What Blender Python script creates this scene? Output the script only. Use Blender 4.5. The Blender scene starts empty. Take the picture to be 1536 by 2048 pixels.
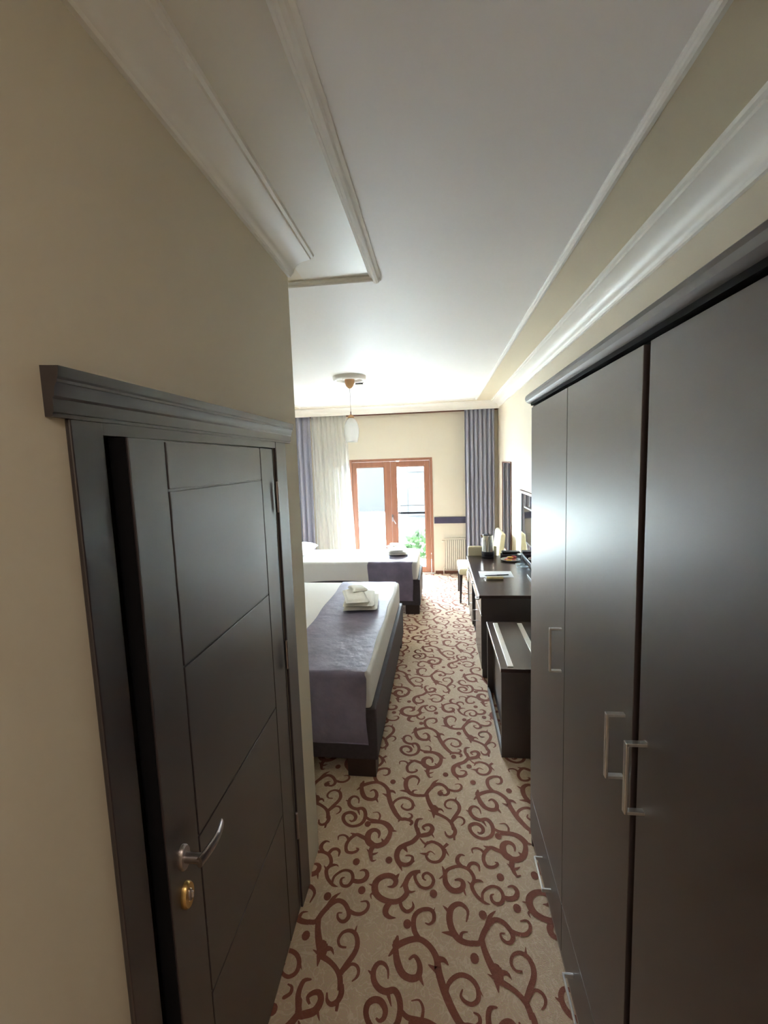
import bpy, bmesh, math, random
from mathutils import Vector, Matrix
random.seed(7)
SC = bpy.context.scene
COL = SC.collection
PI = math.pi

# ------------------------------------------------------------------ camera
H = 1.92                                  # lens height above the carpet
F_PX, YAW, PITCH, ROLL = 895.5, .12334, .110865, -.03359
cf = Vector((-math.sin(YAW)*math.cos(PITCH), math.cos(YAW)*math.cos(PITCH), -math.sin(PITCH)))
cr = Vector((math.cos(YAW), math.sin(YAW), 0)); cu = cr.cross(cf)
r2 = math.cos(ROLL)*cr + math.sin(ROLL)*cu
u2 = -math.sin(ROLL)*cr + math.cos(ROLL)*cu
cam_d = bpy.data.cameras.new('camera'); cam = bpy.data.objects.new('camera', cam_d); COL.objects.link(cam)
cam_d.sensor_fit = 'VERTICAL'; cam_d.sensor_height = 24.0; cam_d.lens = F_PX*24.0/2048
cam_d.clip_start = .02; cam_d.clip_end = 400
cam.matrix_world = Matrix(((r2.x, u2.x, -cf.x, 0), (r2.y, u2.y, -cf.y, 0), (r2.z, u2.z, -cf.z, H), (0, 0, 0, 1)))
SC.camera = cam

# ------------------------------------------------------------------ sky, fill light, exposure
SKY = 126.0
world = bpy.data.worlds.new('world'); SC.world = world; world.use_nodes = True
wn = world.node_tree.nodes; wl = world.node_tree.links
wn['Background'].inputs['Color'].default_value = (.80, .91, 1, 1)      # bright overcast sky
wn['Background'].inputs['Strength'].default_value = SKY
hl = bpy.data.lights.new('entrance_fill', 'AREA'); hl.shape = 'DISK'; hl.size = .3; hl.energy = 10.5; hl.color = (1, .87, .76)  # unseen warm fill added behind the camera; daylight leaves the entrance dark
hlo = bpy.data.objects.new('entrance_fill', hl); COL.objects.link(hlo); hlo.location = (.05, -.75, 2.72)
SC.view_settings.view_transform = 'Standard'; SC.view_settings.look = 'None'
SC.view_settings.exposure = 0.0; SC.view_settings.gamma = 1.0
SC.view_settings.use_curve_mapping = False
SC.cycles.max_bounces = 14; SC.cycles.diffuse_bounces = 8; SC.cycles.transparent_max_bounces = 16
SC.cycles.sample_clamp_indirect = 0
SC.cycles.caustics_reflective = False; SC.cycles.caustics_refractive = False

pl_ = bpy.data.lights.new('balcony_door_portal', 'AREA'); pl_.shape = 'RECTANGLE'; pl_.size = 1.4; pl_.size_y = 1.98   # sampling aid: gives no light of its own
pl_.cycles.is_portal = True
plo = bpy.data.objects.new('balcony_door_portal', pl_); COL.objects.link(plo); plo.location = (-.8, 7.72, .99); plo.rotation_euler = (-math.pi/2, 0, 0)

# ------------------------------------------------------------------ materials
def srgb(*c):
    return tuple(((v/255/12.92) if v/255 <= .04045 else ((v/255+.055)/1.055)**2.4) for v in c)
def mat(name, col, rough=.5, spec=.5, metal=0.0, noise=None, bump=None, trans=0.0, sheen=0.0, coat=0.0, coat_rough=.1):
    """col linear rgb; noise=(scale, amount[, stretch]) varies the colour; bump=(scale, strength, distance)."""
    m = bpy.data.materials.new(name); m.use_nodes = True
    N, L = m.node_tree.nodes, m.node_tree.links; b = N['Principled BSDF']
    b.inputs['Base Color'].default_value = (*col, 1); b.inputs['Roughness'].default_value = rough
    b.inputs['Specular IOR Level'].default_value = spec; b.inputs['Metallic'].default_value = metal
    b.inputs['Transmission Weight'].default_value = trans
    b.inputs['Sheen Weight'].default_value = sheen; b.inputs['Coat Weight'].default_value = coat; b.inputs['Coat Roughness'].default_value = coat_rough
    if noise or bump:
        tc = N.new('ShaderNodeTexCoord')
    if noise:
        mp = N.new('ShaderNodeMapping'); L.new(tc.outputs['Object'], mp.inputs['Vector'])
        if len(noise) > 2: mp.inputs['Scale'].default_value = noise[2]
        t = N.new('ShaderNodeTexNoise'); t.inputs['Scale'].default_value = noise[0]; t.inputs['Detail'].default_value = 5
        L.new(mp.outputs['Vector'], t.inputs['Vector'])
        rp = N.new('ShaderNodeValToRGB'); a = noise[1]
        rp.color_ramp.elements[0].position = .3; rp.color_ramp.elements[1].position = .7
        rp.color_ramp.elements[0].color = (*[c*(1-a) for c in col], 1); rp.color_ramp.elements[1].color = (*[min(1, c*(1+a)) for c in col], 1)
        L.new(t.outputs['Fac'], rp.inputs['Fac']); L.new(rp.outputs['Color'], b.inputs['Base Color'])
    if bump:
        t2 = N.new('ShaderNodeTexNoise'); t2.inputs['Scale'].default_value = bump[0]; t2.inputs['Detail'].default_value = 4
        L.new(tc.outputs['Object'], t2.inputs['Vector'])
        bp = N.new('ShaderNodeBump'); bp.inputs['Strength'].default_value = bump[1]; bp.inputs['Distance'].default_value = bump[2]
        L.new(t2.outputs['Fac'], bp.inputs['Height']); L.new(bp.outputs['Normal'], b.inputs['Normal'])
    return m
M = {}
M['wall'] = mat('cream_paint', srgb(222, 215, 199), .6, .2, noise=(.9, .03), bump=(180, .08, .002))
M['cream_ceiling'] = mat('cream_ceiling_paint', srgb(222, 212, 188), .45, .4, noise=(.9, .03))
M['ceiling'] = mat('white_ceiling_paint', srgb(243, 242, 241), .55, .35, noise=(.8, .02), bump=(14, .04, .003))
M['pale_ceiling'] = mat('pale_ceiling_gloss', srgb(224, 219, 206), .42, .45, noise=(.9, .03))
M['plaster'] = mat('white_plaster', srgb(242, 241, 237), .45, .4, noise=(3, .02))
M['wenge'] = mat('dark_wenge_laminate', (.046, .033, .035), .44, .9, coat=.55, coat_rough=.40, noise=(3, .08, (1.5, 1.5, .12)), bump=(160, .03, .001))
M['wenge_door'] = mat('dark_door_lacquer', (.030, .022, .027), .40, .9, coat=.5, coat_rough=.38, noise=(3, .08, (1.5, 1.5, .12)), bump=(120, .03, .001))
M['desk'] = mat('dark_desk_laminate', (.052, .033, .031), .24, .5, noise=(4, .22, (.6, 3, 3)))
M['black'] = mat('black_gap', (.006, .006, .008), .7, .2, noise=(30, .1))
M['chrome'] = mat('brushed_nickel', (.80, .80, .82), .3, .5, .92, noise=(60, .06))
M['dull_metal'] = mat('dull_nickel', (.40, .36, .36), .34, .5, 1.0, noise=(60, .06))
M['brass'] = mat('aged_brass', (.62, .42, .17), .3, .5, 1.0, noise=(40, .1))
M['glint_bevel'] = mat('glint_bevel_metal', (.80, .80, .80), .3, .5, 1.0, noise=(80, .04))  # bright metal for the imitated edge glints and the mirror bevel
M['strip'] = mat('satin_metal_strip', (.72, .73, .72), .42, .5, .6, noise=(50, .05))
M['redwood'] = mat('reddish_brown_frame', srgb(164, 116, 94), .4, .4, noise=(5, .12, (3, 3, .3)))
M['baseboard'] = mat('brown_baseboard', srgb(112, 72, 58), .5, .4, noise=(6, .15))
M['rail'] = mat('violet_grey_rail', srgb(70, 66, 92), .5, .4, noise=(6, .1))
M['bed_fabric'] = mat('charcoal_bed_base', (.060, .052, .064), .6, .35, noise=(40, .12), bump=(300, .1, .001))
M['bed_wood'] = mat('brown_bed_foot', (.045, .026, .023), .5, .4, noise=(5, .2))
M['sheet'] = mat('white_bed_linen', (.80, .80, .80), .8, .2, noise=(1.5, .02), bump=(5, .25, .012), sheen=.05)
M['runner'] = mat('mauve_grey_satin', srgb(128, 122, 146), .55, .35, noise=(7, .2, (1, 1, 1)), bump=(16, .6, .008), sheen=.05)
M['towel'] = mat('white_terry', (.82, .80, .74), .95, .1, noise=(30, .04), bump=(170, .5, .003), sheen=.3)
M['curtain'] = mat('grey_curtain', srgb(164, 166, 182), .75, .2, noise=(60, .06), bump=(400, .08, .001), sheen=.2)
M['leather'] = mat('cream_leatherette', srgb(216, 206, 178), .5, .35, noise=(8, .03), bump=(220, .06, .001))
M['leg'] = mat('dark_chair_leg', (.03, .02, .024), .35, .5, noise=(10, .15))
M['radiator'] = mat('white_radiator_enamel', srgb(226, 222, 208), .35, .5, noise=(9, .02))
M['radiator_gap'] = mat('radiator_gap_shade', srgb(180, 176, 164), .6, .3, noise=(9, .03))  # greyer than the enamel: paints the shade between the ribs
M['steel'] = mat('brushed_steel', (.62, .60, .55), .22, .5, 1.0, noise=(40, .05, (1, 1, .05)))
M['dark_plastic'] = mat('dark_plastic', (.02, .02, .032), .35, .5, noise=(30, .1))
M['china'] = mat('white_china', (.85, .85, .83), .15, .5, noise=(12, .02))
M['paper'] = mat('white_paper', (.82, .84, .88), .7, .3, noise=(20, .02))
M['red_wrap'] = mat('red_wrapper', srgb(214, 74, 66), .35, .5, noise=(60, .15))
M['pink_wrap'] = mat('pink_wrapper', srgb(226, 130, 118), .35, .5, noise=(60, .15))
M['yellow_wrap'] = mat('yellow_wrapper', srgb(236, 190, 62), .35, .5, noise=(60, .15))
M['cream_wrap'] = mat('cream_wrapper', srgb(232, 214, 158), .45, .4, noise=(30, .06))
M['wood'] = mat('light_turned_wood', srgb(200, 156, 112), .5, .4, noise=(18, .12, (1, 1, .3)))
M['mirror'] = mat('mirror_silver', (.86, .90, .88), .015, .5, 1.0, noise=(2, .01))
M['screen'] = mat('tv_screen', (.012, .014, .018), .08, .6, noise=(4, .05))
M['rail_metal'] = mat('grey_railing', (.003, .003, .0035), .9, 0, 0, noise=(20, .1))
M['dimmed_render'] = mat('house_render', (.0155, .0155, .0155), .9, .1, noise=(1, .05))  # house walls, panes and shutters: colours darkened to counter the overbright sky
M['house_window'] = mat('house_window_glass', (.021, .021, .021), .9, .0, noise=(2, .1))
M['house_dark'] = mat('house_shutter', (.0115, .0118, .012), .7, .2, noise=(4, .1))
M['terrace'] = mat('terrace_tile', (.52, .51, .49), .8, .2, noise=(3, .06))
M['street'] = mat('paving', (.40, .40, .385), .9, .1, noise=(.5, .1))
M['leaf'] = mat('shrub_leaf', (.010, .018, .007), .9, .0, noise=(9, .35))
M['bulb'] = mat('socket_plastic', (.75, .76, .72), .4, .5, noise=(30, .03))

def node_mat(name, build):
    m = bpy.data.materials.new(name); m.use_nodes = True
    N, L = m.node_tree.nodes, m.node_tree.links; N.remove(N['Principled BSDF'])
    build(N, L, N['Material Output']); return m
def schlick(N, L):                               # same reflectance from both sides of a thin sheet
    lw = N.new('ShaderNodeLayerWeight'); lw.inputs['Blend'].default_value = .5
    p = N.new('ShaderNodeMath'); p.operation = 'POWER'; p.inputs[1].default_value = 5.0; L.new(lw.outputs['Facing'], p.inputs[0])
    a = N.new('ShaderNodeMath'); a.operation = 'MULTIPLY_ADD'; a.inputs[1].default_value = .95; a.inputs[2].default_value = .04; L.new(p.outputs[0], a.inputs[0])
    return a.outputs[0]
def pane_nodes(N, L, out):                       # clear window pane: lets light through, reflects by Fresnel
    tr = N.new('ShaderNodeBsdfTransparent'); tr.inputs['Color'].default_value = (.95, .97, .97, 1)
    gl = N.new('ShaderNodeBsdfGlossy'); gl.inputs['Roughness'].default_value = .02
    mx = N.new('ShaderNodeMixShader'); L.new(schlick(N, L), mx.inputs[0]); L.new(tr.outputs[0], mx.inputs[1]); L.new(gl.outputs[0], mx.inputs[2])
    L.new(mx.outputs[0], out.inputs['Surface'])
M['pane'] = node_mat('window_pane', pane_nodes)
def tumbler_nodes(N, L, out):
    tr = N.new('ShaderNodeBsdfTransparent'); tr.inputs['Color'].default_value = (.92, .95, .97, 1)
    gl = N.new('ShaderNodeBsdfGlossy'); gl.inputs['Roughness'].default_value = .12
    mx = N.new('ShaderNodeMixShader'); L.new(schlick(N, L), mx.inputs[0]); L.new(tr.outputs[0], mx.inputs[1]); L.new(gl.outputs[0], mx.inputs[2])
    L.new(mx.outputs[0], out.inputs['Surface'])
M['tumbler'] = node_mat('tumbler_glass', tumbler_nodes)
def shade_nodes(N, L, out):                      # milky ribbed glass
    tr = N.new('ShaderNodeBsdfTransparent'); tr.inputs['Color'].default_value = (.98, .99, .99, 1)
    tl = N.new('ShaderNodeBsdfTranslucent'); tl.inputs['Color'].default_value = (.96, .98, .98, 1)
    df = N.new('ShaderNodeBsdfDiffuse'); df.inputs['Color'].default_value = (.95, .97, .97, 1)
    gl = N.new('ShaderNodeBsdfGlossy'); gl.inputs['Roughness'].default_value = .08
    a = N.new('ShaderNodeMixShader'); a.inputs[0].default_value = .5; L.new(tl.outputs[0], a.inputs[1]); L.new(df.outputs[0], a.inputs[2])
    b = N.new('ShaderNodeMixShader'); b.inputs[0].default_value = .62; L.new(a.outputs[0], b.inputs[1]); L.new(tr.outputs[0], b.inputs[2])
    c = N.new('ShaderNodeMixShader'); L.new(schlick(N, L), c.inputs[0]); L.new(b.outputs[0], c.inputs[1]); L.new(gl.outputs[0], c.inputs[2])
    L.new(c.outputs[0], out.inputs['Surface'])
M['shade'] = node_mat('milky_shade_glass', shade_nodes)
def sheer_nodes(N, L, out):
    tc = N.new('ShaderNodeTexCoord'); t = N.new('ShaderNodeTexNoise'); t.inputs['Scale'].default_value = 90; L.new(tc.outputs['Object'], t.inputs['Vector'])
    rp = N.new('ShaderNodeValToRGB'); rp.color_ramp.elements[0].color = (.72, .74, .74, 1); rp.color_ramp.elements[1].color = (.82, .83, .82, 1); L.new(t.outputs['Fac'], rp.inputs['Fac'])
    tr = N.new('ShaderNodeBsdfTransparent'); tl = N.new('ShaderNodeBsdfTranslucent'); df = N.new('ShaderNodeBsdfDiffuse')
    L.new(rp.outputs['Color'], tl.inputs['Color']); L.new(rp.outputs['Color'], df.inputs['Color'])
    a = N.new('ShaderNodeMixShader'); a.inputs[0].default_value = .5; L.new(tl.outputs[0], a.inputs[1]); L.new(df.outputs[0], a.inputs[2])
    b = N.new('ShaderNodeMixShader'); b.inputs[0].default_value = .16; L.new(a.outputs[0], b.inputs[1]); L.new(tr.outputs[0], b.inputs[2])
    L.new(b.outputs[0], out.inputs['Surface'])
M['sheer'] = node_mat('sheer_voile', sheer_nodes)
def carpet_mat(name, c0, c1, curl):
    m = bpy.data.materials.new(name); m.use_nodes = True
    N, L = m.node_tree.nodes, m.node_tree.links; b = N['Principled BSDF']
    b.inputs['Roughness'].default_value = .95; b.inputs['Specular IOR Level'].default_value = .15; b.inputs['Sheen Weight'].default_value = .15
    tc = N.new('ShaderNodeTexCoord')
    w = N.new('ShaderNodeTexNoise'); w.inputs['Scale'].default_value = 14; w.inputs['Detail'].default_value = 2; w.inputs['Distortion'].default_value = 2.2
    L.new(tc.outputs['Object'], w.inputs['Vector'])
    rp = N.new('ShaderNodeValToRGB'); e = rp.color_ramp.elements
    e[0].position = .40; e[0].color = (*c0, 1); e[1].position = .60; e[1].color = (*c0, 1)
    mid = e.new(.5); mid.color = (*c1, 1); q = e.new(.46); q.color = (*c0, 1); q = e.new(.54); q.color = (*c0, 1)
    L.new(w.outputs['Fac'], rp.inputs['Fac'])
    f = N.new('ShaderNodeTexNoise'); f.inputs['Scale'].default_value = 260; f.inputs['Detail'].default_value = 3; L.new(tc.outputs['Object'], f.inputs['Vector'])
    mx = N.new('ShaderNodeMix'); mx.data_type = 'RGBA'; mx.blend_type = 'OVERLAY'; mx.inputs[0].default_value = .25
    L.new(rp.outputs['Color'], mx.inputs[6]); L.new(f.outputs['Color'], mx.inputs[7]); L.new(mx.outputs[2], b.inputs['Base Color'])
    bp = N.new('ShaderNodeBump'); bp.inputs['Strength'].default_value = .5; bp.inputs['Distance'].default_value = .004
    L.new(f.outputs['Fac'], bp.inputs['Height']); L.new(bp.outputs['Normal'], b.inputs['Normal'])
    return m
M['carpet'] = carpet_mat('beige_carpet_pile', srgb(212, 188, 162), srgb(226, 208, 186), True)
M['swirl'] = carpet_mat('brown_carpet_swirl', srgb(142, 88, 72), srgb(148, 94, 78), False)

# ------------------------------------------------------------------ mesh helpers
class MB:
    """collects shapes in world coordinates and links them as one mesh object"""
    def __init__(s): s.v = []; s.f = []
    def add(s, vs, fs):
        n = len(s.v); s.v += [tuple(p) for p in vs]; s.f += [tuple(i+n for i in f) for f in fs]; return s
    def box(s, x0, x1, y0, y1, z0, z1, b=0.0, seg=2, fn=None):
        bm = bmesh.new(); bmesh.ops.create_cube(bm, size=1)
        for v in bm.verts: v.co = Vector(((x0+x1)/2+v.co.x*(x1-x0), (y0+y1)/2+v.co.y*(y1-y0), (z0+z1)/2+v.co.z*(z1-z0)))
        if b > 0: bmesh.ops.bevel(bm, geom=bm.edges[:], offset=min(b, .49*min(x1-x0, y1-y0, z1-z0)), segments=seg, profile=.5, affect='EDGES')
        bm.verts.index_update()
        s.add([fn(v.co) if fn else v.co for v in bm.verts], [[v.index for v in f.verts] for f in bm.faces]); bm.free(); return s
    def lathe(s, prof, cx, cy, n=24, close=False):
        vs = []; fs = []; k = len(prof)
        for i in range(n):
            a = 2*PI*i/n
            for r, z in prof: vs.append((cx+r*math.cos(a), cy+r*math.sin(a), z))
        for i in range(n):
            j = (i+1) % n
            for q in range(k if close else k-1):
                p = (q+1) % k
                fs.append((i*k+q, j*k+q, j*k+p, i*k+p))
        return s.add(vs, fs)
    def sweep(s, prof, path, axes):
        """prof 2-D closed outline; path list of points; axes list of (A, B) vectors per point"""
        k = len(prof); vs = []; fs = []
        for P, (A, B) in zip(path, axes):
            for a, b in prof: vs.append(Vector(P)+Vector(A)*a+Vector(B)*b)
        for i in range(len(path)-1):
            for q in range(k):
                p = (q+1) % k; fs.append((i*k+q, i*k+p, (i+1)*k+p, (i+1)*k+q))
        fs.append(tuple(range(k-1, -1, -1))); m = (len(path)-1)*k; fs.append(tuple(range(m, m+k)))
        return s.add(vs, fs)
    def tube(s, pts, r, n=10):
        pts = [Vector(p) for p in pts]; vs = []; fs = []; K = len(pts)
        rs = r if isinstance(r, (list, tuple)) else [r]*K
        up = None
        for i, p in enumerate(pts):
            t = (pts[min(i+1, K-1)]-pts[max(i-1, 0)]).normalized()
            if up is None: up = Vector((0, 0, 1)) if abs(t.z) < .9 else Vector((1, 0, 0))
            a = t.cross(up).normalized(); b = a.cross(t).normalized(); up = b
            for j in range(n): vs.append(p+a*(rs[i]*math.cos(2*PI*j/n))+b*(rs[i]*math.sin(2*PI*j/n)))
        for i in range(K-1):
            for j in range(n): q = (j+1) % n; fs.append((i*n+j, i*n+q, (i+1)*n+q, (i+1)*n+j))
        fs.append(tuple(range(n-1, -1, -1))); fs.append(tuple((K-1)*n+j for j in range(n)))
        return s.add(vs, fs)
    def build(s, name, m, parent=None, smooth=False, angle=35):
        me = bpy.data.meshes.new(name); me.from_pydata(s.v, [], s.f); me.materials.append(M[m])
        bm = bmesh.new(); bm.from_mesh(me); bmesh.ops.recalc_face_normals(bm, faces=bm.faces[:]); bm.to_mesh(me); bm.free()
        o = bpy.data.objects.new(name, me); COL.objects.link(o)
        if smooth:
            me.polygons.foreach_set('use_smooth', [True]*len(me.polygons))
            me.set_sharp_from_angle(angle=math.radians(angle))
        if parent is not None:
            root = parent
            o.parent = parent; o.matrix_parent_inverse = Matrix.Translation(-wloc(parent))
        return o
def wloc(o):
    return Vector(o.location) if o.parent is None else Vector((0, 0, 0))   # part meshes hold room coordinates already
def B(*a, **k): return MB().box(*a, **k)
def thing(name, label, cat, loc, group=None):
    o = bpy.data.objects.new(name, None); COL.objects.link(o); o.location = loc; o.empty_display_size = .05
    o['label'] = label; o['category'] = cat
    if group: o['group'] = group
    return o
def tag(o, label, cat, group=None):
    o['label'] = label; o['category'] = cat
    if group: o['group'] = group
    return o
def struct(o): o['kind'] = 'structure'; return o
def sroot(name, loc):
    o = bpy.data.objects.new(name, None); COL.objects.link(o); o.location = loc; o.empty_display_size = .05; o['kind'] = 'structure'; return o
def copy_tree(o, parent=None):
    c = o.copy(); COL.objects.link(c)
    if parent is not None: c.parent = parent
    for ch in [x for x in COL.objects if x.parent == o]: copy_tree(ch, c)
    return c
def catmull(pts, per=5):
    out = []; n = len(pts)
    for i in range(n-1):
        p0, p1, p2, p3 = pts[max(i-1, 0)], pts[i], pts[i+1], pts[min(i+2, n-1)]
        for k in range(per):
            t = k/per
            out.append(tuple(.5*((2*b)+(-a+c)*t+(2*a-5*b+4*c-d)*t*t+(-a+3*b-3*c+d)*t**3) for a, b, c, d in zip(p0, p1, p2, p3)))
    out.append(tuple(pts[-1])); return out
def lerp_list(w, t):
    x = t*(len(w)-1); i = min(int(x), len(w)-2) if len(w) > 1 else 0
    return w[0] if len(w) == 1 else w[i]+(w[i+1]-w[i])*(x-i)
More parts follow.
